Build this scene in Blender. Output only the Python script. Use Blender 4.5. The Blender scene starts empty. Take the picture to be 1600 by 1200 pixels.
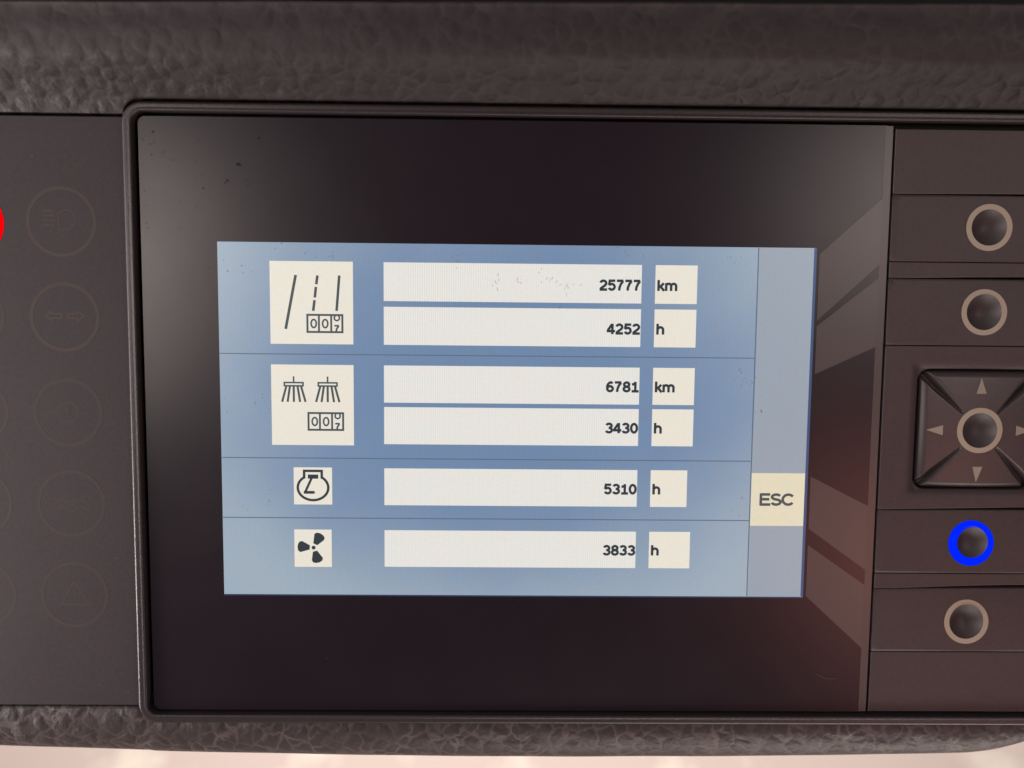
import bpy, bmesh, math, random
from mathutils import Matrix, Vector, noise
random.seed(7)
S = 0.001                      # everything below is written in millimetres
C = bpy.context.scene.collection
TILT = math.radians(60)        # the dashboard face leans back
ROT = Matrix.Rotation(TILT, 4, 'X')
BASE = Matrix.Translation((0, 0, 0.9)) @ ROT

def W(x, y, z):                # dashboard millimetres -> world metres
    return BASE @ Vector((x*S, y*S, z*S))

# ---------------------------------------------------------------- camera
cam = bpy.data.cameras.new("camera")
co = bpy.data.objects.new("camera", cam)
C.objects.link(co)
cam.sensor_width = 36
cam.lens = 27
cam.clip_start = 0.005
cam.clip_end = 50
right = Vector((0.999878, 0.0095916, 0.012327))
down = Vector((0.0085888, -0.9968398, 0.0789724))
fwd = Vector((0.0130455, -0.0788569, -0.9968006))
m3 = Matrix((right, -down, -fwd)).transposed().to_4x4()
co.matrix_world = BASE @ Matrix.Translation((0.0723533, -0.0198961, 0.197464)) @ m3
cam.dof.use_dof = True
cam.dof.focus_distance = 0.196
cam.dof.aperture_fstop = 10
bpy.context.scene.camera = co

# ---------------------------------------------------------------- world, lamps, exposure
w = bpy.data.worlds.new("World")
bpy.context.scene.world = w
w.use_nodes = True
w.node_tree.nodes['Background'].inputs[0].default_value = (1.0, 0.78, 0.93, 1)
w.node_tree.nodes['Background'].inputs[1].default_value = 0.145
vs = bpy.context.scene.view_settings
vs.view_transform = 'Standard'
vs.look = 'None'
vs.exposure = 0
vs.gamma = 1

def lamp(name, pos, target, sx, sy, power, color):
    L = bpy.data.lights.new(name, 'AREA')
    L.shape = 'RECTANGLE'
    L.size, L.size_y, L.energy, L.color = sx*S, sy*S, power, color
    o = bpy.data.objects.new(name, L)
    C.objects.link(o)
    p, t = W(*pos), W(*target)
    o.location = p
    o.rotation_euler = (t-p).to_track_quat('-Z', 'Y').to_euler()
    return o
lamp('side_window_light', (-245, 20, 400), (20, -20, 0), 110, 190, .66, (1, .87, .80))
lamp('left_window_light', (-560, 10, 240), (80, 0, 0), 300, 220, 2.1, (1, .93, .93))
lamp('windscreen_light', (-100, 620, 300), (60, 0, 0), 700, 250, .68, (1, .91, .95))
lamp('far_window_light', (395, 75, 400), (100, -30, 0), 130, 130, .34, (1, .86, .80))
lamp('red_reflection_light', (395, -205, 400), (120, -60, 0), 120, 140, .27, (1, .34, .26))  # unseen lamp added for the reddish reflection low on the glass
lamp('floor_fill_light', (60, 500, -600), (80, -500, -1000), 900, 500, 14.8, (1, .975, .945))  # unseen lamp added behind the dash to brighten the floor
lamp('low_left_fill_light', (-390, -200, 75), (-30, 30, 0), 160, 160, 2.3, (1, .88, .86))  # unseen lamp added to light the upper trim's underside at left
lamp('low_right_fill_light', (240, -420, 110), (110, -60, 0), 420, 130, 1.1, (1, .87, .80))  # unseen fill added from below for bezel edge and lower trim highlights

# ---------------------------------------------------------------- materials
def mat(name, base, rough=.5, spec=.5, grain=0.0, gscale=6000, var=0.0, emit=None, estr=1.0):
    m = bpy.data.materials.new(name)
    m.use_nodes = True
    nt = m.node_tree
    b = nt.nodes['Principled BSDF']
    b.inputs['Base Color'].default_value = (*base, 1)
    b.inputs['Roughness'].default_value = rough
    b.inputs['Specular IOR Level'].default_value = spec
    tc = nt.nodes.new('ShaderNodeTexCoord')
    if var:
        n = nt.nodes.new('ShaderNodeTexNoise'); n.inputs['Scale'].default_value = 60; n.inputs['Detail'].default_value = 8
        nt.links.new(tc.outputs['Object'], n.inputs['Vector'])
        mx = nt.nodes.new('ShaderNodeMix'); mx.data_type = 'RGBA'
        mx.inputs[6].default_value = (*[c*(1-var) for c in base], 1)
        mx.inputs[7].default_value = (*[c*(1+var) for c in base], 1)
        nt.links.new(n.outputs['Fac'], mx.inputs[0])
        n3 = nt.nodes.new('ShaderNodeTexNoise'); n3.inputs['Scale'].default_value = 900; n3.inputs['Detail'].default_value = 5
        nt.links.new(tc.outputs['Object'], n3.inputs['Vector'])
        sc3 = nt.nodes.new('ShaderNodeMix'); sc3.data_type = 'RGBA'; sc3.inputs[0].default_value = .7
        nt.links.new(n3.outputs['Color'], sc3.inputs[6]); sc3.inputs[7].default_value = (.5, .5, .5, 1)
        m4 = nt.nodes.new('ShaderNodeMix'); m4.data_type = 'RGBA'; m4.blend_type = 'MULTIPLY'; m4.inputs[0].default_value = 1
        nt.links.new(mx.outputs[2], m4.inputs[6]); nt.links.new(sc3.outputs[2], m4.inputs[7])
        m5 = nt.nodes.new('ShaderNodeMix'); m5.data_type = 'RGBA'; m5.blend_type = 'MULTIPLY'; m5.inputs[0].default_value = 1; m5.clamp_result = False
        nt.links.new(m4.outputs[2], m5.inputs[6]); m5.inputs[7].default_value = (2, 2, 2, 1)
        nt.links.new(m5.outputs[2], b.inputs['Base Color'])
    if grain:
        n2 = nt.nodes.new('ShaderNodeTexNoise'); n2.inputs['Scale'].default_value = gscale; n2.inputs['Detail'].default_value = 3
        nt.links.new(tc.outputs['Object'], n2.inputs['Vector'])
        bp = nt.nodes.new('ShaderNodeBump'); bp.inputs['Strength'].default_value = grain; bp.inputs['Distance'].default_value = .00006
        nt.links.new(n2.outputs['Fac'], bp.inputs['Height'])
        nt.links.new(bp.outputs['Normal'], b.inputs['Normal'])
    if emit:
        b.inputs['Emission Color'].default_value = (*emit, 1)
        b.inputs['Emission Strength'].default_value = estr
    return m

M = {}
M['panel'] = mat('panel_plastic', (.0345, .0275, .0305), .6, .2, grain=.6, gscale=3500, var=.10)
M['button'] = mat('button_plastic', (.045, .033, .033), .5, .35, grain=.5, gscale=4500, var=.10)
M['pad'] = mat('pad_plastic', (.042, .032, .032), .40, .5, grain=.4, gscale=4500, var=.10)
M['dish'] = mat('dish_plastic', (.050, .042, .040), .5, .4, grain=.3, gscale=5000)
M['bezel'] = mat('bezel_plastic', (.026, .021, .022), .36, .45, grain=1.0, gscale=2500, var=.1)
M['dark'] = mat('dark_plastic', (.006, .005, .006), .6, .2)
M['ring'] = mat('ring_print', (.31, .265, .20), .5, .4)
M['arrow'] = mat('arrow_print', (.25, .215, .170), .5, .4)
M['blue'] = mat('blue_light', (.0, .0, .005), .7, .0, emit=(.0, .019, 1.0), estr=1.0)
M['red'] = mat('red_light', (.005, .0, .0), .7, .0, emit=(1.0, .0, .002), estr=1.1)
M['faint'] = mat('faint_print', (.049, .038, .035), .6, .2)
M['fainter'] = mat('fainter_print', (.0435, .0340, .0335), .6, .2)

def glass_mat():
    m = mat('display_glass', (.0065, .0030, .0060), .30, .5)
    nt = m.node_tree; b = nt.nodes['Principled BSDF']
    tc = nt.nodes['Texture Coordinate']
    n = nt.nodes.new('ShaderNodeTexNoise'); n.inputs['Scale'].default_value = 45; n.inputs['Detail'].default_value = 9; n.inputs['Roughness'].default_value = .65
    nt.links.new(tc.outputs['Object'], n.inputs['Vector'])
    r = nt.nodes.new('ShaderNodeMapRange')
    r.inputs['To Min'].default_value = .27; r.inputs['To Max'].default_value = .37
    nt.links.new(n.outputs['Fac'], r.inputs['Value'])
    nt.links.new(r.outputs['Result'], b.inputs['Roughness'])
    n2 = nt.nodes.new('ShaderNodeTexNoise'); n2.inputs['Scale'].default_value = 1500; n2.inputs['Detail'].default_value = 4
    nt.links.new(tc.outputs['Object'], n2.inputs['Vector'])
    cr = nt.nodes.new('ShaderNodeMapRange'); cr.inputs['From Min'].default_value = .66; cr.inputs['From Max'].default_value = .74
    nt.links.new(n2.outputs['Fac'], cr.inputs['Value'])
    mx = nt.nodes.new('ShaderNodeMix'); mx.data_type = 'RGBA'
    mx.inputs[6].default_value = (.0065, .0030, .0060, 1); mx.inputs[7].default_value = (.02, .017, .017, 1)
    nt.links.new(cr.outputs['Result'], mx.inputs[0]); nt.links.new(mx.outputs[2], b.inputs['Base Color'])
    return m
M['glass'] = glass_mat()
M['funnel'] = mat('grey_print', (.060, .051, .049), .33, .5)
M['border'] = mat('border_print', (.055, .046, .044), .34, .5)

def leather(name, base, depth, rough, worn=None, vein=1.5, scale0=250, warp=.0030, vw=.22):
    """grained vinyl: low cells between raised veins; worn = height (mm) above which handling has smoothed the grain"""
    m = bpy.data.materials.new(name); m.use_nodes = True
    nt = m.node_tree; b = nt.nodes['Principled BSDF']
    b.inputs['Roughness'].default_value = rough
    b.inputs['Specular IOR Level'].default_value = .3
    tc = nt.nodes.new('ShaderNodeTexCoord')
    nz = nt.nodes.new('ShaderNodeTexNoise'); nz.inputs['Scale'].default_value = 200; nz.inputs['Detail'].default_value = 3
    nt.links.new(tc.outputs['Object'], nz.inputs['Vector'])
    sc = nt.nodes.new('ShaderNodeVectorMath'); sc.operation = 'SCALE'; sc.inputs['Scale'].default_value = warp
    nt.links.new(nz.outputs['Color'], sc.inputs[0])
    ad = nt.nodes.new('ShaderNodeVectorMath'); ad.operation = 'ADD'
    nt.links.new(tc.outputs['Object'], ad.inputs[0]); nt.links.new(sc.outputs[0], ad.inputs[1])
    hs = []
    for k, scale in enumerate((scale0, scale0*2.3)):
        vo = nt.nodes.new('ShaderNodeTexVoronoi'); vo.feature = 'SMOOTH_F1'; vo.inputs['Scale'].default_value = scale
        vo.inputs['Smoothness'].default_value = .28
        nt.links.new(ad.outputs[0], vo.inputs['Vector'])
        rg = nt.nodes.new('ShaderNodeMapRange'); rg.interpolation_type = 'SMOOTHSTEP'
        rg.inputs['From Min'].default_value = .15; rg.inputs['From Max'].default_value = .75
        rg.inputs['To Min'].default_value = 1; rg.inputs['To Max'].default_value = 0
        nt.links.new(vo.outputs['Distance'], rg.inputs['Value'])
        hs.append(rg.outputs['Result'])
    ve = nt.nodes.new('ShaderNodeTexVoronoi'); ve.feature = 'DISTANCE_TO_EDGE'; ve.inputs['Scale'].default_value = scale0
    nt.links.new(ad.outputs[0], ve.inputs['Vector'])
    vr = nt.nodes.new('ShaderNodeMapRange'); vr.interpolation_type = 'SMOOTHSTEP'; vr.inputs['From Max'].default_value = vw
    vr.inputs['To Min'].default_value = 1; vr.inputs['To Max'].default_value = 0
    nt.links.new(ve.outputs['Distance'], vr.inputs['Value'])
    fade = nt.nodes.new('ShaderNodeTexNoise'); fade.inputs['Scale'].default_value = 120; fade.inputs['Detail'].default_value = 2
    nt.links.new(tc.outputs['Object'], fade.inputs['Vector'])
    def M2(op, a, b_, c=None):
        n = nt.nodes.new('ShaderNodeMath'); n.operation = op
        for i, v in enumerate((a, b_, c)):
            if v is None: continue
            if isinstance(v, (int, float)): n.inputs[i].default_value = v
            else: nt.links.new(v, n.inputs[i])
        return n.outputs[0]
    h = M2('MULTIPLY', hs[0], M2('MULTIPLY_ADD', fade.outputs['Fac'], .8, .6))
    h = M2('MULTIPLY_ADD', hs[1], .18, h)
    fine = nt.nodes.new('ShaderNodeTexNoise'); fine.inputs['Scale'].default_value = 900; fine.inputs['Detail'].default_value = 6
    nt.links.new(tc.outputs['Object'], fine.inputs['Vector'])
    h = M2('MULTIPLY_ADD', fine.outputs['Fac'], .30, h)
    if worn is not None:
        sx = nt.nodes.new('ShaderNodeSeparateXYZ'); nt.links.new(tc.outputs['Object'], sx.inputs[0])
        wr = nt.nodes.new('ShaderNodeMapRange'); wr.interpolation_type = 'SMOOTHSTEP'
        wr.inputs['From Min'].default_value = worn*S; wr.inputs['From Max'].default_value = (worn+6)*S
        wr.inputs['To Min'].default_value = 1; wr.inputs['To Max'].default_value = .40
        nt.links.new(sx.outputs['Y'], wr.inputs['Value'])
        h = M2('MULTIPLY', h, wr.outputs['Result'])
    bp = nt.nodes.new('ShaderNodeBump'); bp.inputs['Strength'].default_value = 1; bp.inputs['Distance'].default_value = depth
    nt.links.new(h, bp.inputs['Height']); nt.links.new(bp.outputs['Normal'], b.inputs['Normal'])
    mx = nt.nodes.new('ShaderNodeMix'); mx.data_type = 'RGBA'; mx.clamp_factor = True
    mx.inputs[6].default_value = (*base, 1)
    mx.inputs[7].default_value = (*[c*vein for c in base], 1)      # rubbed, dusty veins
    nt.links.new(M2('MULTIPLY', vr.outputs['Result'], M2('MULTIPLY_ADD', fade.outputs['Fac'], 2.2, -.6)), mx.inputs[0]); nt.links.new(mx.outputs[2], b.inputs['Base Color'])
    return m
M['leather'] = leather('grained_vinyl', (.0205, .017, .0175), .00028, .6, worn=38)
M['leather_low'] = leather('grained_vinyl_low', (.036, .029, .028), .00026, .5, vein=2.8, scale0=230, warp=.0052, vw=.13)

def floor_mat():
    m = bpy.data.materials.new('pale_floor'); m.use_nodes = True
    nt = m.node_tree; b = nt.nodes['Principled BSDF']; b.inputs['Roughness'].default_value = .7
    tc = nt.nodes.new('ShaderNodeTexCoord')
    n = nt.nodes.new('ShaderNodeTexNoise'); n.inputs['Scale'].default_value = 15; n.inputs['Detail'].default_value = 3
    nt.links.new(tc.outputs['Object'], n.inputs['Vector'])
    cr = nt.nodes.new('ShaderNodeValToRGB')
    cr.color_ramp.elements[0].position = .52; cr.color_ramp.elements[0].color = (.57, .46, .40, 1)
    cr.color_ramp.elements[1].position = .70; cr.color_ramp.elements[1].color = (.74, .65, .54, 1)
    nt.links.new(n.outputs['Fac'], cr.inputs[0]); nt.links.new(cr.outputs[0], b.inputs['Base Color'])
    return m
M['floor'] = floor_mat()

def screen_mat(name, col, tint=.03, vary=0.0, edge=None, stripe=.05, strength=1.0):
    """Lit LCD picture: flat colour, the faint column pattern of the cells, a matt front."""
    m = bpy.data.materials.new(name); m.use_nodes = True
    nt = m.node_tree; b = nt.nodes['Principled BSDF']
    b.inputs['Base Color'].default_value = (.006, .006, .007, 1)
    b.inputs['Roughness'].default_value = .32
    tc = nt.nodes.new('ShaderNodeTexCoord'); sx = nt.nodes.new('ShaderNodeSeparateXYZ')
    nt.links.new(tc.outputs['Object'], sx.inputs[0])
    def math_(op, a, bb=None, c=None):
        n = nt.nodes.new('ShaderNodeMath'); n.operation = op
        for i, v in enumerate((a, bb, c)):
            if v is None: continue
            if isinstance(v, (int, float)): n.inputs[i].default_value = v
            else: nt.links.new(v, n.inputs[i])
        return n.outputs[0]
    s1 = math_('SINE', math_('MULTIPLY', sx.outputs['X'], 2*math.pi/.000571))
    s2 = math_('SINE', math_('MULTIPLY', sx.outputs['Y'], 2*math.pi/.000571))
    nz = nt.nodes.new('ShaderNodeTexNoise'); nz.inputs['Scale'].default_value = 26; nz.inputs['Detail'].default_value = 3
    nt.links.new(tc.outputs['Object'], nz.inputs['Vector'])
    k = math_('SUBTRACT', math_('MULTIPLY', nz.outputs['Fac'], 2.2), .55)
    st = math_('MULTIPLY', math_('MULTIPLY', math_('MULTIPLY_ADD', s2, .2, s1), k), stripe)
    nz2 = nt.nodes.new('ShaderNodeTexNoise'); nz2.inputs['Scale'].default_value = 1300; nz2.inputs['Detail'].default_value = 2
    nt.links.new(tc.outputs['Object'], nz2.inputs['Vector'])
    gr = math_('MULTIPLY_ADD', nz2.outputs['Fac'], .09, .955)
    fac = math_('ADD', gr, st)
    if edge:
        # viewing-angle and reflection brightening towards the edges, painted into the emission
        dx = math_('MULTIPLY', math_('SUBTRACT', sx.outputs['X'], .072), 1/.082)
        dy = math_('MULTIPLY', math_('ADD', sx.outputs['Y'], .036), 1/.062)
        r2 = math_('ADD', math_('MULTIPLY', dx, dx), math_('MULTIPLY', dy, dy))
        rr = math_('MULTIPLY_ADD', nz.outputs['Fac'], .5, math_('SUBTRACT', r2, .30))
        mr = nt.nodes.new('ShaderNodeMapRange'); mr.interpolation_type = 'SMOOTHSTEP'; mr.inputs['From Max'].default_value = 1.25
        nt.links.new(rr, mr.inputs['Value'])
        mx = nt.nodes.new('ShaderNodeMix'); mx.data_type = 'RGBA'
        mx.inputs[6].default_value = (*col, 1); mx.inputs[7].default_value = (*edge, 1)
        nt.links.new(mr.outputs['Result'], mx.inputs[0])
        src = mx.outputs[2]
    else:
        src = None
    # coarse colour mottling of the panel
    nz3 = nt.nodes.new('ShaderNodeTexNoise'); nz3.inputs['Scale'].default_value = 240; nz3.inputs['Detail'].default_value = 4
    nt.links.new(tc.outputs['Object'], nz3.inputs['Vector'])
    mx3 = nt.nodes.new('ShaderNodeMix'); mx3.data_type = 'RGBA'; mx3.blend_type = 'MULTIPLY'; mx3.inputs[0].default_value = 1
    if src: nt.links.new(src, mx3.inputs[6])
    else: mx3.inputs[6].default_value = (*col, 1)
    mt = nt.nodes.new('ShaderNodeMix'); mt.data_type = 'RGBA'
    mt.inputs[6].default_value = (1+tint, 1-tint*.4, 1-tint, 1); mt.inputs[7].default_value = (1-tint, 1, 1+tint, 1)
    nt.links.new(nz3.outputs['Fac'], mt.inputs[0]); nt.links.new(mt.outputs[2], mx3.inputs[7])
    nt.links.new(mx3.outputs[2], b.inputs['Emission Color'])
    fs = math_('MULTIPLY', fac, strength)
    nt.links.new(fs, b.inputs['Emission Strength'])
    return m
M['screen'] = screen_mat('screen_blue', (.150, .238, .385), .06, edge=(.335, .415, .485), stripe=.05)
M['side'] = screen_mat('screen_side_blue', (.30, .352, .41), .05, stripe=.03)
M['cream'] = screen_mat('screen_cream', (.80, .76, .65), .05, stripe=.015)
M['white'] = screen_mat('screen_white', (.775, .76, .71), .04, stripe=.065)
M['esc'] = screen_mat('screen_pale_yellow', (.74, .68, .50), .04, stripe=.015)
M['ink'] = screen_mat('screen_ink', (.022, .034, .042), .0, stripe=0)
M['grey_ink'] = screen_mat('screen_grey_ink', (.055, .075, .085), .0, stripe=0)
M['line'] = screen_mat('screen_line', (.10, .14, .20), .0, stripe=0)
M['rim'] = screen_mat('edge_glow_blue', (.03, .07, .17), .0, stripe=0)  # emissive colour for the glow fringe strips, not a part of the screen
M['edge_glow_low'] = screen_mat('edge_glow_dark', (.02, .04, .10), .0, stripe=0)

def dust_mat(name, col, a):
    m = bpy.data.materials.new(name); m.use_nodes = True
    b = m.node_tree.nodes['Principled BSDF']
    b.inputs['Base Color'].default_value = (*col, 1); b.inputs['Alpha'].default_value = a
    b.inputs['Roughness'].default_value = .9; b.inputs['Specular IOR Level'].default_value = .1
    return m
M['speck'] = dust_mat('dark_specks', (.012, .009, .010), .4)
M['lint'] = dust_mat('pale_lint', (.25, .21, .20), .5)

# ---------------------------------------------------------------- mesh helpers
def link(name, verts, faces, m, parent=None, smooth=False):
    me = bpy.data.meshes.new(name)
    me.from_pydata([(x*S, y*S, z*S) for x, y, z in verts], [], faces)
    me.materials.append(m)
    if smooth:
        for p in me.polygons: p.use_smooth = True
    o = bpy.data.objects.new(name, me)
    C.objects.link(o)
    if parent: o.parent = parent
    return o

def thing(name, label, cat, loc=(0, 0, 0), group=None):
    o = bpy.data.objects.new(name, None)
    C.objects.link(o)
    o.matrix_world = BASE
    o.empty_display_size = .01
    o['label'] = label; o['category'] = cat
    if group: o['group'] = group
    return o

def slab(x0, y0, x1, y1, z, t, bev=.15):
    """box with its top at z, thickness t, bevelled top rim"""
    b = bev
    v = [(x0, y0, z-t), (x1, y0, z-t), (x1, y1, z-t), (x0, y1, z-t),
         (x0, y0, z-b), (x1, y0, z-b), (x1, y1, z-b), (x0, y1, z-b),
         (x0+b, y0+b, z), (x1-b, y0+b, z), (x1-b, y1-b, z), (x0+b, y1-b, z)]
    f = [(3, 2, 1, 0), (8, 9, 10, 11)]
    for k in (0, 4):
        for i in range(4):
            j = (i+1) % 4
            f.append((k+i, k+j, k+4+j, k+4+i))
    return v, f

def prism(poly, z, t):
    n = len(poly)
    v = [(x, y, z-t) for x, y in poly]+[(x, y, z) for x, y in poly]
    area = sum(poly[i][0]*poly[(i+1) % n][1]-poly[(i+1) % n][0]*poly[i][1] for i in range(n))
    f = [tuple(range(n, 2*n)), tuple(range(n-1, -1, -1))]+[(i, (i+1) % n, n+(i+1) % n, n+i) for i in range(n)]
    if area < 0: f = [tuple(reversed(q)) for q in f]
    return v, f

def rrect(x0, y0, x1, y1, r, n=10):
    p = []
    for cx, cy, a0 in ((x1-r, y1-r, 0), (x0+r, y1-r, 90), (x0+r, y0+r, 180), (x1-r, y0+r, 270)):
        for i in range(n+1):
            a = math.radians(a0+90*i/n)
            p.append((cx+r*math.cos(a), cy+r*math.sin(a)))
    return p

def loops(ls, closed=True, cap0=False, cap1=False):
    n = len(ls[0]); v = [p for l in ls for p in l]; f = []
    m_ = n if closed else n-1
    for k in range(len(ls)-1):
        for i in range(m_):
            j = (i+1) % n
            f.append((k*n+i, k*n+j, (k+1)*n+j, (k+1)*n+i))
    if cap0: f.append(tuple(range(n-1, -1, -1)))
    if cap1: f.append(tuple(range((len(ls)-1)*n, len(ls)*n)))
    return v, f

def annulus(cx, cy, r0, r1, z, t=.04, n=72, dx=0, dy=0, zf=None):
    zf = zf or (lambda x, y: 0)
    ls = []
    for r, zz, ox, oy in ((r1, z-t, 0, 0), (r1, z, 0, 0), (r0, z, dx, dy), (r0, z-t-.3, dx, dy)):
        l = []
        for i in range(n):
            a = 2*math.pi*i/n
            x, y = cx+ox+r*math.cos(a), cy+oy+r*math.sin(a)
            l.append((x, y, zz+zf(x, y)))
        ls.append(l)
    return loops(ls)

def ray_poly(poly, cx, cy, a):
    dx, dy = math.cos(a), math.sin(a); best = None
    n = len(poly)
    for i in range(n):
        x1, y1 = poly[i]; x2, y2 = poly[(i+1) % n]
        ex, ey = x2-x1, y2-y1
        den = dx*ey-dy*ex
        if abs(den) < 1e-9: continue
        t = ((x1-cx)*ey-(y1-cy)*ex)/den; u = ((x1-cx)*dy-(y1-cy)*dx)/den
        if t > 0 and -1e-6 <= u <= 1+1e-6 and (best is None or t > best): best = t
    return best or 1

def holed(outer, inner, cx, cy, zf, steps=1, nang=96, skirt=2.0, inskirt=1.0):
    """sheet between an outer outline and an inner one, with turned-down rims"""
    angs = [2*math.pi*i/nang for i in range(nang)]
    for x, y in outer: angs.append(math.atan2(y-cy, x-cx) % (2*math.pi))
    angs = sorted(set(round(a, 6) for a in angs))
    ls = []
    ro = [ray_poly(outer, cx, cy, a) for a in angs]
    ri = [ray_poly(inner, cx, cy, a) if not isinstance(inner, (int, float)) else inner for a in angs]
    def pt(a, r, dz=0):
        x, y = cx+r*math.cos(a), cy+r*math.sin(a)
        return (x, y, zf(x, y)+dz)
    ls.append([pt(a, r, -skirt) for a, r in zip(angs, ro)])
    ls.append([pt(a, r, -.12) for a, r in zip(angs, ro)])
    for k in range(steps+1):
        t = k/steps
        ls.append([pt(a, (r-.14)*(1-t)+(q+.08)*t) for a, r, q in zip(angs, ro, ri)])
    ls.append([pt(a, q, -.08) for a, q in zip(angs, ri)])
    ls.append([pt(a, q, -inskirt) for a, q in zip(angs, ri)])
    return loops(ls)

def bowl(cx, cy, r, depth, zf, n=64, rings=14, dx=0, dy=0):
    ls = []
    zc = zf(cx, cy)
    for k in range(rings+1):
        q = 1-k/rings
        rr = max(r*q, .01)
        zz = zc-.05-depth*(1-q*q)
        ls.append([(cx+dx+rr*math.cos(2*math.pi*i/n), cy+dy+rr*math.sin(2*math.pi*i/n), zz) for i in range(n)])
    return loops(ls)

def ribbon(pts, wd, z, closed=False):
    """flat stroke of width wd along pts"""
    n = len(pts); L = []; R_ = []
    for i in range(n):
        a = pts[i-1] if (i > 0 or closed) else None
        b = pts[i]; c = pts[(i+1) % n] if (i < n-1 or closed) else None
        def nrm(p, q):
            d = math.hypot(q[0]-p[0], q[1]-p[1]) or 1e-9
            return (-(q[1]-p[1])/d, (q[0]-p[0])/d)
        n1 = nrm(a, b) if a else nrm(b, c); n2 = nrm(b, c) if c else n1
        mx, my = n1[0]+n2[0], n1[1]+n2[1]
        l = math.hypot(mx, my)
        if l < .35: mx, my, k = n1[0], n1[1], 1
        else: mx, my = mx/l, my/l; k = min(1/max(mx*n1[0]+my*n1[1], .3), 1.9)
        L.append((b[0]+mx*k*wd/2, b[1]+my*k*wd/2, z)); R_.append((b[0]-mx*k*wd/2, b[1]-my*k*wd/2, z))
    v = L+R_; f = []
    for i in range(n if closed else n-1):
        j = (i+1) % n
        f.append((i, n+i, n+j, j))
    return v, f

def join(parts):
    v = []; f = []
    for pv, pf in parts:
        k = len(v); v += pv; f += [tuple(i+k for i in q) for q in pf]
    return v, f

def arc(cx, cy, rx, ry, a0, a1, n=14):
    return [(cx+rx*math.cos(math.radians(a0+(a1-a0)*i/n)), cy+ry*math.sin(math.radians(a0+(a1-a0)*i/n))) for i in range(n+1)]

# ---------------------------------------------------------------- bold sans lettering as strokes, cap height 1
GL = {
 '0': (.80, [(arc(.37, .5, .235, .41, 0, 360, 28)[:-1], True)]),
 '1': (.80, [([(.40, .0), (.40, 1.0)], False), ([(.40, .88), (.28, .77), (.12, .72)], False), ([(.10, .08), (.68, .08)], False)]),
 '2': (.80, [(arc(.36, .68, .23, .235, 170, -20, 14)+[(.49, .47), (.18, .20), (.13, .08)], False), ([(.06, .08), (.67, .08)], False)]),
 '3': (.80, [(arc(.36, .715, .215, .20, 165, -70, 14)+[(.33, .53)], False), ([(.33, .53)]+arc(.36, .30, .24, .215, 70, -165, 16), False)]),
 '4': (.80, [([(.48, .0), (.48, 1.0)], False), ([(.44, .93), (.09, .32)], False), ([(.02, .29), (.70, .29)], False)]),
 '5': (.80, [([(.64, .92), (.20, .92), (.14, .50)], False), ([(.14, .48), (.22, .58)]+arc(.36, .345, .235, .265, 100, -160, 16), False)]),
 '6': (.80, [(arc(.38, .315, .225, .235, 0, 360, 20)[:-1], True), (arc(.46, .42, .315, .50, 182, 95, 12)+arc(.40, .72, .19, .20, 80, 25, 5), False)]),
 '7': (.80, [([(.08, .92), (.62, .92)], False), ([(.60, .90), (.42, .62), (.31, .30), (.28, .0)], False)]),
 '8': (.80, [(arc(.37, .725, .205, .195, 0, 360, 20)[:-1], True), (arc(.37, .295, .235, .215, 0, 360, 20)[:-1], True)]),
 'k': (.72, [([(.14, 0), (.14, 1.03)], False), ([(.22, .32), (.56, .73)], False), ([(.30, .42), (.60, .0)], False)]),
 'm': (1.15, [([(.14, 0), (.14, .76)], False), (arc(.34, .46, .20, .22, 170, 0, 10)+[(.54, 0)], False), (arc(.74, .46, .20, .22, 175, 0, 10)+[(.94, 0)], False)]),
 'h': (.80, [([(.14, 0), (.14, 1.03)], False), (arc(.37, .45, .22, .24, 165, 0, 10)+[(.59, 0)], False)]),
 'E': (.93, [([(.16, 0), (.16, 1)], False), ([(.10, .925), (.82, .925)], False), ([(.10, .52), (.77, .52)], False), ([(.10, .075), (.85, .075)], False)]),
 'S': (.93, [(arc(.46, .72, .30, .20, 25, 250, 16)+arc(.46, .285, .315, .21, 75, -165, 16), False)]),
 'C': (1.0, [(arc(.53, .5, .40, .42, 38, 322, 30), False)]),
}
def text(s, x, y, h, z, wt=.245, right=False, squeeze=1.0):
    tot = sum(GL[c][0] for c in s)*h*squeeze
    px = x-tot+.08*h if right else x-.05*h
    parts = []; k = 0
    for c in s:
        adv, st = GL[c]
        for pts, cl in st:
            k += 1
            parts.append(ribbon([(px+((a-.37)*1.17+.39)*h*squeeze, y+b*h) for a, b in pts], wt*h, z+.002*(k % 5), cl))
        px += adv*h*squeeze
    return join(parts)

# ================================================================ setting: the floor far below
fl_v = []; NX = 24
for j in range(NX+1):
    for i in range(NX+1):
        x, y = -2+4*i/NX, -2+4*j/NX
        fl_v.append((x*1000, y*1000, 0))
fl = link('floor', fl_v, [(j*(NX+1)+i, j*(NX+1)+i+1, (j+1)*(NX+1)+i+1, (j+1)*(NX+1)+i) for j in range(NX) for i in range(NX)], M['floor'])
fl.location = (0, 0, .25)
fl['kind'] = 'structure'

# ================================================================ dashboard
dash = thing('dashboard', 'dark grained vinyl dashboard surround above, below and behind the display', 'dashboard')

def smooth_curve(keys, n):
    """Catmull-Rom through keys"""
    out = []
    K = [keys[0]]+keys+[keys[-1]]
    for s in range(1, len(K)-2):
        p0, p1, p2, p3 = K[s-1:s+3]
        for i in range(n):
            t = i/n
            out.append(tuple(.5*(2*b+(c-a)*t+(2*a-5*b+4*c-d)*t*t+(-a+3*b-3*c+d)*t**3) for a, b, c, d in zip(p0, p1, p2, p3)))
    out.append(tuple(keys[-1]))
    return out

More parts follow.
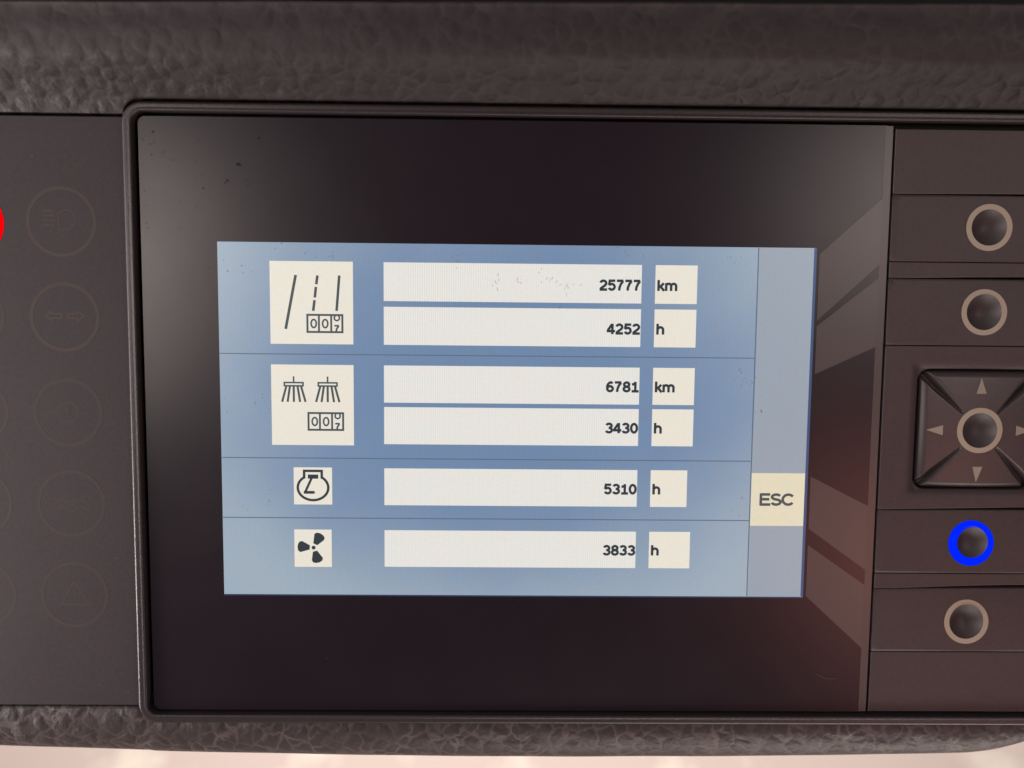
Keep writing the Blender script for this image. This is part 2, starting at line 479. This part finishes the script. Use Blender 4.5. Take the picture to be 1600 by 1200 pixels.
prof = smooth_curve([(31.35, -4), (31.4, -1.0), (31.9, -.2), (34.2, 1.4), (37.4, 5.2), (40.2, 9.4), (42.8, 12.3), (47, 13.6), (51.5, 13.9), (53.0, 14.15), (53.7, 14.5), (54.2, 14.2), (54.5, 13.2), (54.6, 10), (54.6, -6)], 7)
ls = []
xs = [-110+i*1.4 for i in range(61)]+[-25.6+.12*i for i in range(90)]+[-14.6+i*1.4 for i in range(190)]
for x in xs:
    yb = 31.35 if x < -23.45 else (34.8 if x > -17.65 else 29.05+math.sqrt(max(0, 5.8**2-(x+17.65)**2)))
    wob = .15*noise.noise(Vector((x*.03, 0, 0)))
    l = []
    for y, z in prof:
        k = max(0, min(1, (y-34)/18))
        y = max(y, yb)
        dz = .28*noise.noise(Vector((x*.16, y*.22, 3)))*min(1, max(0, (y-32)/3))
        l.append((x, y+k*(-.35+.011*(x-70))+wob*k, z+dz*.6))
    ls.append(l)
v, f = loops(ls, closed=False)
link('upper_trim', v, [tuple(reversed(q)) for q in f], M['leather'], dash, True)
# cowl beyond the padded edge
v, f = slab(-110, 56.2, 250, 120, 6, 20, .8)
link('cowl', v, f, M['dark'], dash)

inner = []; outer = []
for i in range(170):
    x = -110+i*(308/169)
    inner.append((x, -122.35 if x < -22.5 else -125.2)); outer.append((x, -138.9+.000122*(x-90)**2 + .15*noise.noise(Vector((x*.04, 5, 0)))))
x_e, y_e = outer[-1]
for i in range(1, 31):
    a = math.radians(-90+90*i/30)
    inner.append((min(220, 198+38*math.cos(a)), max(-125.2, -98.3+40*math.sin(a))))
    outer.append((x_e+33*math.cos(a)**1.0, y_e+24*(1+math.sin(a))))
for i in range(1, 12):
    inner.append((220, -98.3+i*14)); outer.append((x_e+33, y_e+24+i*14.5))
ls = []
for (ax, ay), (bx, by) in zip(inner, outer):
    l = [(ax, ay, -4), (ax, ay, -.8)]
    for k in range(17):
        t = k/16
        d = t
        z = -.35+.9*math.sin(min(1, t*3)*math.pi/2)-7.5*(1-math.sqrt(max(0, 1-(max(0, (t-.12)/.88))**2.3)))
        x, y = ax+(bx-ax)*d, ay+(by-ay)*d
        z += .12*noise.noise(Vector((x*.2, y*.25, 9)))*math.sin(math.pi*t)
        l.append((x, y, z))
    l.append((bx, by, -12)); l.append((bx+(ax-bx)*.35, by+(ay-by)*.35, -32))
    ls.append(l)
v, f = loops(ls, closed=False)
link('lower_trim', v, f, M['leather_low'], dash, True)
# body behind the panels
v, f = slab(-110, -121, 221, 58, -4.2, 36, 1)
link('backing', v, f, M['dark'], dash)

# ================================================================ indicator panel (left)
ind = thing('indicator_panel', 'matt dark grey warning light panel left of the display with faint printed circles', 'indicator panel')
v, f = slab(-110, -122.15, -22.4, 30.75, -.5, 3, .25)
link('face', v, f, M['panel'], ind)
zi = -.495
def ind_ring(x, y, m='faint'):
    v, f = annulus(x, y, 7.95, 8.85, zi+.01, .01)
    return link('indicator_ring', v, f, M[m], ind)
rows = [4.6, -19.4, -43.9, -67.7, -92.0]
def faint_strokes(ring, strokes, wd, m='faint'):
    parts = [ribbon(p, wd, zi+.004*k, c) for k, (p, c) in enumerate(strokes)]
    v, f = join(parts)
    return link('symbol', v, f, M[m], ring)
X = -39.3
r = ind_ring(X, rows[0])
y = rows[0]+.6
faint_strokes(r, [([(X-4.6, y+2.0-1.15*i), (X-1.6, y+2.0-1.15*i)], False) for i in range(4)] +
              [([(X-.6, y-2.6), (X-.6, y+1.6)]+arc(X+1.4, y, 2.2, 2.3, 130, -60, 14)+[(X+1.6, y-2.6)], True)], .42)
r = ind_ring(X, rows[1])
y = rows[1]
faint_strokes(r, [([(X-4.9, y+.3), (X-3.3, y+1.5), (X-3.3, y+.8), (X-.8, y+.8), (X-.8, y-.3), (X-3.3, y-.3), (X-3.3, y-.9)], True),
                  ([(X+4.9, y+.3), (X+3.3, y+1.5), (X+3.3, y+.8), (X+.8, y+.8), (X+.8, y-.3), (X+3.3, y-.3), (X+3.3, y-.9)], True)], .5)
r = ind_ring(X, rows[2], 'fainter')
y = rows[2]
faint_strokes(r, [(arc(X, y, 2.6, 2.6, 0, 360, 24)[:-1], True), ([(X-5, y), (X-3.2, y)], False), ([(X+3.2, y), (X+5, y)], False), ([(X, y+1.2), (X, y-.6)], False)], .45, 'fainter')
r = ind_ring(X, rows[3], 'fainter')
y = rows[3]
faint_strokes(r, [(smooth_curve([(X-4.6, y-.4), (X-2.4, y+1), (X, y-.4), (X+2.4, y+1), (X+4.6, y-.4)], 6), False), (smooth_curve([(X-4.6, y-2), (X-2.4, y-.6), (X, y-2), (X+2.4, y-.6), (X+4.6, y-2)], 6), False)], .5, 'fainter')
r = ind_ring(X, rows[4], 'fainter')
y = rows[4]
faint_strokes(r, [([(X-3.6, y-2.6), (X, y+3.6), (X+3.6, y-2.6)], True), ([(X, y+1.4), (X, y-.8)], False)], .5, 'fainter')
X2 = -63.3
for k, yy in enumerate(rows):
    if k: ind_ring(X2, yy, 'fainter')
v, f = annulus(X2+.3, 4.1, .02, 9.3, zi+.05, .08)
o = link('warning_lamp', v, f, M['red'], ind)
o['label'] = 'round lamp glowing bright red'

# ================================================================ display unit
disp = thing('display_unit', 'rectangular display with glossy black glass, lit blue screen and buttons down its right side', 'display')

bz = [(0, -3.5), (0, .45), (.12, .85), (.32, 1.15), (.58, 1.36), (.85, 1.42), (1.4, 1.32), (1.75, 1.32), (2.0, 1.42), (2.25, 1.42), (2.42, 1.25), (2.48, .9), (2.5, -1.6)]
ls = []
for d, z in bz:
    r = max(5.2-d*.9, 1.9)
    ls.append([(x, y, z) for x, y in rrect(-22.85+d, -126.25+d, 221.5-d, 34.25-d, r, 14)])
v, f = loops(ls)
bo = link('bezel', v, f, M['bezel'], disp, True)
v, f = slab(-21, -124.5, 219.5, 32.5, -3.3, .7, .1)
link('rear_plate', v, f, M['dark'], disp)

gp = rrect(-19.3, -123.05, 170.9, 30.95, 1.9, 10)
ls = [[(x, y, -1.9) for x, y in gp], [(x, y, -.15) for x, y in gp], [(x, y, 0) for x, y in rrect(-19.15, -122.9, 170.75, 30.8, 1.8, 10)]]
v, f = loops(ls, cap1=True)
glass = link('glass', v, f, M['glass'], disp)
# printed grey bands that lead from the screen to the four keys
for poly in ([(153.3, -1.6), (168.75, 12.6), (168.75, -4.0), (153.3, -18.5)],
             [(153.3, -19.9), (168.75, -7.5), (168.75, -25.1), (153.3, -32.3)],
             [(153.3, -59.1), (168.75, -66.9), (168.75, -84.0), (153.3, -73.0)],
             [(153.3, -77.4), (168.75, -88.1), (168.75, -105.3), (153.3, -91.2)]):
    v, f = prism(poly, .05, .045)
    link('key_band', v, f, M['funnel'], glass)
v, f = slab(168.75, -122.8, 170.7, 30.7, .05, .045, .01)
link('border_strip', v, f, M['border'], glass)

# ---- the lit screen
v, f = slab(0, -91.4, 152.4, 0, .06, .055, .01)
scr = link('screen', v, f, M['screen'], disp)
def flat(name, x0, y0, x1, y1, m, z=.10):
    v, f = slab(x0, y0, x1, y1, z, .038, .005)
    return link(name, v, f, M[m], scr)
flat('side_column', 137.9, -91.3, 151.8, -.1, 'side', .09)
flat('edge_glow_strip', 151.85, -91.3, 152.55, -.05, 'rim', .12)  # glow fringe at the screen's edges, put in as emissive strips
flat('edge_glow_strip', 0, -91.75, 152.4, -91.42, 'edge_glow_low', .05)
for yy in (-28.3, -55.2, -70.95):
    flat('divider_line', .1, yy-.13, 137.5, yy+.13, 'line')
flat('divider_line', 137.45, -91.3, 137.75, -.1, 'line', .11)
rowsY = [(-4.75, -14.55), (-16.0, -25.7), (-31.0, -40.6), (-41.75, -51.4), (-57.75, -67.45), (-74.1, -83.85)]
vals = ['25777', '4252', '6781', '3430', '5310', '3833']
units = ['km', 'h', 'km', 'h', 'h', 'h']
base = [-11.3, -22.45, -37.35, -48.1, -64.15, -80.45]
for k, (t, b_) in enumerate(rowsY):
    flat('value_field', 42.0, b_, 107.85, t, 'white')
    flat('unit_field', 111.35, b_, 120.9 if k == 4 else 122.1, t, 'cream')
    v, f = text(vals[k], 107.6, base[k], 2.7, .125, right=True)
    link('value_text', v, f, M['ink'], scr)
    v, f = text(units[k], 112.0, base[k], 2.72, .125)
    link('unit_text', v, f, M['ink'], scr)
flat('escape_key', 137.8, -72.3, 151.8, -58.3, 'esc', .13)
v, f = text('ESC', 140.1, -66.85, 3.15, .155, wt=.225)
link('key_text', v, f, M['grey_ink'], scr)

t1 = flat('icon_tile', 13.1, -25.7, 34.2, -4.7, 'cream')
t2 = flat('icon_tile', 13.1, -51.8, 34.2, -31.0, 'cream')
t3 = flat('icon_tile', 18.55, -67.4, 28.45, -57.65, 'cream')
t4 = flat('icon_tile', 18.5, -84.0, 28.2, -74.05, 'cream')
def counter(x0, y0):
    """three drum odometer: frame 8.9 x 4.35 with top left corner at x0, y0"""
    z = .125
    P = [ribbon([(x0, y0), (x0+8.9, y0), (x0+8.9, y0-4.35), (x0, y0-4.35)], .52, z, True)]
    for dx in (2.93, 6.06):
        P.append(ribbon([(x0+dx, y0), (x0+dx, y0-4.35)], .50, z+.004))
    for cx in (1.6, 4.52):
        P.append(ribbon([(x0+cx+.66*math.cos(a), y0-2.2+1.03*math.sin(a)) for a in [2*math.pi*i/24 for i in range(24)]], .44, z+.008, True))
    P.append(ribbon([(x0+7.5+.66*math.cos(a), y0-.74+.66*math.sin(a)) for a in [math.radians(128+284*i/16) for i in range(17)]], .42, z+.008))
    P.append(ribbon([(x0+6.85, y0-2.72), (x0+8.05, y0-2.72)], .44, z+.008))
    P.append(ribbon([(x0+7.95, y0-2.8), (x0+7.45, y0-3.5), (x0+7.3, y0-4.2)], .46, z+.012))
    return join(P)
z = .125
v, f = join([ribbon([(19.7, -8.2), (17.0, -21.9)], .72, z), ribbon([(30.75, -8.2), (30.0, -17.2)], .66, z),
             ribbon([(25.22, -8.25), (24.9, -10.5)], .68, z), ribbon([(24.8, -11.15), (24.5, -13.85)], .68, z), ribbon([(24.42, -14.5), (24.05, -17.25)], .68, z)])
link('road_symbol', v, f, M['grey_ink'], scr)
v, f = counter(22.55, -18.25); link('counter_symbol', v, f, M['grey_ink'], scr)
v, f = counter(22.55, -43.45); link('counter_symbol', v, f, M['grey_ink'], scr)
for bx in (18.85, 27.55):
    P = [ribbon([(bx, -34.0), (bx, -35.5)], .42, z), ribbon([(bx-2.4, -35.62), (bx+2.4, -35.62), (bx+2.4, -36.45), (bx-2.4, -36.45)], .42, z+.004, True)]
    for a, b_ in ((-1.9, -3.0), (-.98, -1.6), (0, 0), (1.0, 1.6), (1.9, 3.0)):
        P.append(ribbon([(bx+a, -36.6), (bx+b_, -40.6)], .56, z+.008))
    v, f = join(P); link('broom_symbol', v, f, M['grey_ink'], scr)
P = [ribbon([(21.25, -60.3), (21.25, -58.55), (25.8, -58.55), (25.8, -60.3)] + arc(23.52, -62.95, 3.95, 3.3, 52, -232, 40), .66, z, True),
     ribbon([(22.2, -60.05), (24.9, -60.05)], 1.1, z+.004), ribbon([(23.2, -60.4), (21.5, -64.1)], .62, z+.008),
     ribbon([(21.1, -64.2), (23.6, -64.2)], .75, z+.012), (lambda q: q)(ribbon(arc(23.62, -64.2, .22, .22, 0, 360, 12)[:-1], .34, z+.014, True))]
v, f = join(P); link('engine_symbol', v, f, M['ink'], scr)
P = []
for a in (63, 176, 288):
    ar = math.radians(a); ca, sa = math.cos(ar), math.sin(ar)
    sh = [(1.0, -.55), (3.0, -1.5), (3.7, -1.4), (4.1, -.7), (4.2, .2), (4.0, 1.0), (3.4, 1.45), (1.0, .6)]
    poly = [(23.5+x*ca-y_*sa, -78.85+x*sa+y_*ca) for x, y_ in sh]
    P.append(prism(poly, z, .02))
P.append(prism([(23.5+.52*math.cos(q*math.pi/10), -78.85+.52*math.sin(q*math.pi/10)) for q in range(20)], z, .02))
v, f = join(P); link('fan_symbol', v, f, M['ink'], scr)

# ---- key strip on the right of the glass
PX0, PX1 = 171.45, 217.5
flatz = lambda x, y: 0.0
def strip(y0, y1, name='divider', lift=0):
    # the lower rim of a fixed strip rises a little towards the right
    ls = []
    for e, z in ((0, -2.0), (0, -.12), (.12, 0)):
        l = [(PX0+e, y0+e, z), (PX0+8, y0+e+lift*.1, z), (PX0+20, y0+e+lift*.6, z), (PX0+34, y0+e+lift, z), (PX1-e, y0+e+lift*1.1, z), (PX1-e, y1-e, z), (PX0+e, y1-e, z)]
        ls.append(l)
    v, f = loops(ls, cap1=True)
    return link(name, v, f, M['button'], disp)
strip(13.95, 30.0, 'blank_panel', .25)
strip(-7.25, -3.30, lift=.45)
strip(-88.95, -84.95, lift=1.0)
strip(-122.85, -106.35, 'blank_panel')
def key(y0, y1, cy, lit=False, sink=1.1):
    def zf(x, y):
        k = max(0, min(1, (x-PX0)/40)); q = max(0, min(1, (y-y0)/(y1-y0)))
        return -.02-(.12+sink*k)*q**2.2
    cx = 196.7
    out = [(PX0, y0), (PX1, y0), (PX1, y1), (PX0, y1)]
    v, f = holed(out, 4.55, cx, cy, zf, steps=10, nang=72)
    k = link('key', v, f, M['button'], disp, True)
    if lit:
        k['label'] = 'key with its ring lit bright blue'
        v, f = annulus(cx, cy, 4.15, 6.05, .06, .06, dx=.42, dy=.1, zf=zf)
        link('light_ring', v, f, M['blue'], k, False)
        v, f = bowl(cx, cy, 4.55, 2.3, zf)
    else:
        v, f = annulus(cx, cy, 4.6, 5.95, .05, .05, zf=zf)
        link('light_ring', v, f, M['ring'], k, False)
        v, f = bowl(cx, cy, 4.62, 2.5, zf)
    link('dish', v, f, M['dish'], k, True)
key(-3.1, 13.75, 5.7, sink=.15)
key(-24.5, -7.45, -15.9, sink=.7)
key(-84.75, -67.9, -76.7, lit=True, sink=.9)
key(-106.15, -89.15, -98.1, sink=1.2)

# surround of the direction pad with its square opening
PCX, PCY = 197.0, -46.6
hole = rrect(PCX-16.3, PCY-15.85, PCX+16.3, PCY+15.95, 3.2, 8)
def sur_z(x, y):
    # the face rolls softly down into the opening
    d = max(abs(x-PCX)-16.2, abs(y-PCY)-15.8)
    q = max(0, min(1, 1-d/2.6))
    return -1.1*q*q
v, f = holed([(PX0, -67.7), (PX0+20, -67.35), (PX1, -66.8), (PX1, -24.7), (PX0, -24.7)], hole, PCX, PCY, sur_z, steps=26, nang=200, inskirt=1.9)
link('pad_surround', v, f, M['button'], disp, True)
padp = rrect(PCX-15.3, PCY-15.3, PCX+15.3, PCY+15.3, 2.2, 8)
def padz(x, y):
    dx, dy = x-PCX, y-PCY
    m_ = max(abs(dx), abs(dy))
    z = .45-.0032*(dx*dx+dy*dy)
    e = max(0, (m_-13.4)/1.9)
    z -= 1.1*e**2.2
    r = math.hypot(dx, dy)
    d = abs(abs(dx)-abs(dy))/math.sqrt(2)           # distance from the diagonals
    if r > 6.6:
        k = min(1, (r-6.6)/9)
        wd = .55+.95*k
        if d < wd:
            q = 1-d/wd
            z -= (.45+1.75*k)*(q*q*(3-2*q))
    return z
v, f = holed(padp, 4.55, PCX, PCY, padz, steps=46, nang=520, skirt=1.5)
pad = link('direction_pad', v, f, M['pad'], disp, True)
v, f = annulus(PCX, PCY, 4.6, 5.95, .06, .06, zf=padz); link('light_ring', v, f, M['ring'], pad)
v, f = bowl(PCX, PCY, 4.62, 2.5, padz); link('dish', v, f, M['dish'], pad, True)
for a in (90, 180, 270, 0):
    ar = math.radians(a); ca, sa = math.cos(ar), math.sin(ar)
    tri = [(13.8, 0), (9.6, 1.33), (9.6, -1.33)]
    pts = []
    for px, py in tri:
        pts.append((PCX+px*ca-py*sa, PCY+px*sa+py*ca))
    nn = 6; vv = []; ff = []
    for i in range(nn+1):                       # follows the curved face of the pad
        t = i/nn
        A = (pts[0][0]*(1-t)+pts[1][0]*t, pts[0][1]*(1-t)+pts[1][1]*t)
        B = (pts[0][0]*(1-t)+pts[2][0]*t, pts[0][1]*(1-t)+pts[2][1]*t)
        vv += [(A[0], A[1], padz(*A)+.07), (B[0], B[1], padz(*B)+.07)]
    for i in range(nn): ff.append((2*i, 2*i+2, 2*i+3, 2*i+1))
    if Vector((vv[2][0]-vv[0][0], vv[2][1]-vv[0][1], 0)).cross(Vector((vv[3][0]-vv[0][0], vv[3][1]-vv[0][1], 0))).z < 0:
        ff = [tuple(reversed(q)) for q in ff]
    link('arrow', vv, ff, M['arrow'], pad)

# ================================================================ specks of dust
def specks(name, spots, m, z):
    V = []; F = []
    for x, y, r, st, an in spots:
        k = len(V); n = 7
        for i in range(n):
            a = 2*math.pi*i/n
            q = r*random.uniform(.6, 1.15)
            u, w_ = q*st*math.cos(a), q*math.sin(a)
            V.append((x+u*math.cos(an)-w_*math.sin(an), y+u*math.sin(an)+w_*math.cos(an), z+random.uniform(0, .01)))
        F.append(tuple(range(k, k+n)))
    o = link(name, V, F, m)
    o.matrix_world = BASE
    o['kind'] = 'stuff'
    return o
sp = []
for _ in range(150):
    x = -18+random.random()**1.5*48; y = 29-random.random()*38-x*.05
    sp.append((x, y, random.choice((.05, .07, .09, .12, .18)), random.uniform(1, 2), random.uniform(0, 3)))
for px, py, r in ((5.6, 19.3, .45), (-3.2, 13.2, .25), (-10.5, 20.1, .22), (3.0, 15.2, .35), (11, 25.8, .4), (-15.4, 27, .35), (-13, 22, .25), (2.2, 14.6, .3), (6.2, 19.0, .25)):
    sp.append((px, py, r, 1.4, .4))
specks('dust_specks', sp, M['speck'], .075)
sp = []
for x, y, n, s in ((70.5, -9.5, 8, 2.2), (76, -8.6, 5, 2), (82.5, -8.3, 6, 3), (88.5, -9.8, 8, 2.4), (61, -4.5, 8, 5), (131.5, -3, 6, 2), (135, -34, 14, 4), (134, -67, 6, 3), (8, -40, 10, 6), (9, -68, 10, 6), (139.5, -42, 6, 2), (103, -2, 4, 3), (29, -3, 3, 2)):
    for _ in range(n):
        sp.append((x+random.gauss(0, s*.5), y+random.gauss(0, s*.35), random.uniform(.07, .26), random.uniform(1, 3), random.uniform(.6, 2.2)))
for x, y, a in ((70.3, -9.2, 1.1), (70.9, -11.0, 1.3), (84.6, -8.6, 2.2), (86.2, -8.9, 2.0), (88.2, -10.6, 1.7), (88.7, -12.2, 1.6), (76.0, -9.2, .5), (92.5, -9.8, 2.4), (103.5, -1.9, 1.0), (108, -2.2, 1.0), (22.5, -2.4, 2.2), (28.6, -3.2, 2.3), (60.5, -4.2, .6), (87, -15.4, 1.5)):
    for q in range(4):
        sp.append((x+q*.22*math.cos(a)+random.gauss(0, .05), y-q*.22*math.sin(a)+random.gauss(0, .05), random.uniform(.06, .13), 2.6, -a))
o = specks('screen_specks', sp, dust_mat('faint_smudge', (.10, .10, .12), .30), .21)
sp = []
for _ in range(45):
    x = random.choice((random.uniform(172, 214), random.uniform(-60, -24), random.uniform(-18, 168)))
    y = random.uniform(-120, 28)
    if 0 < x < 152 and -92 < y < 0: continue
    sp.append((x, y, random.uniform(.04, .10), random.uniform(1, 4), random.uniform(0, 3)))
for q in range(14):            # a curled hair on the glass
    t = q/13
    sp.append((157.0+5.4*t, -112.6-1.3*math.sin(t*2.2), .07, 3, -.5+.6*t))
specks('lint', sp, M['lint'], .09)
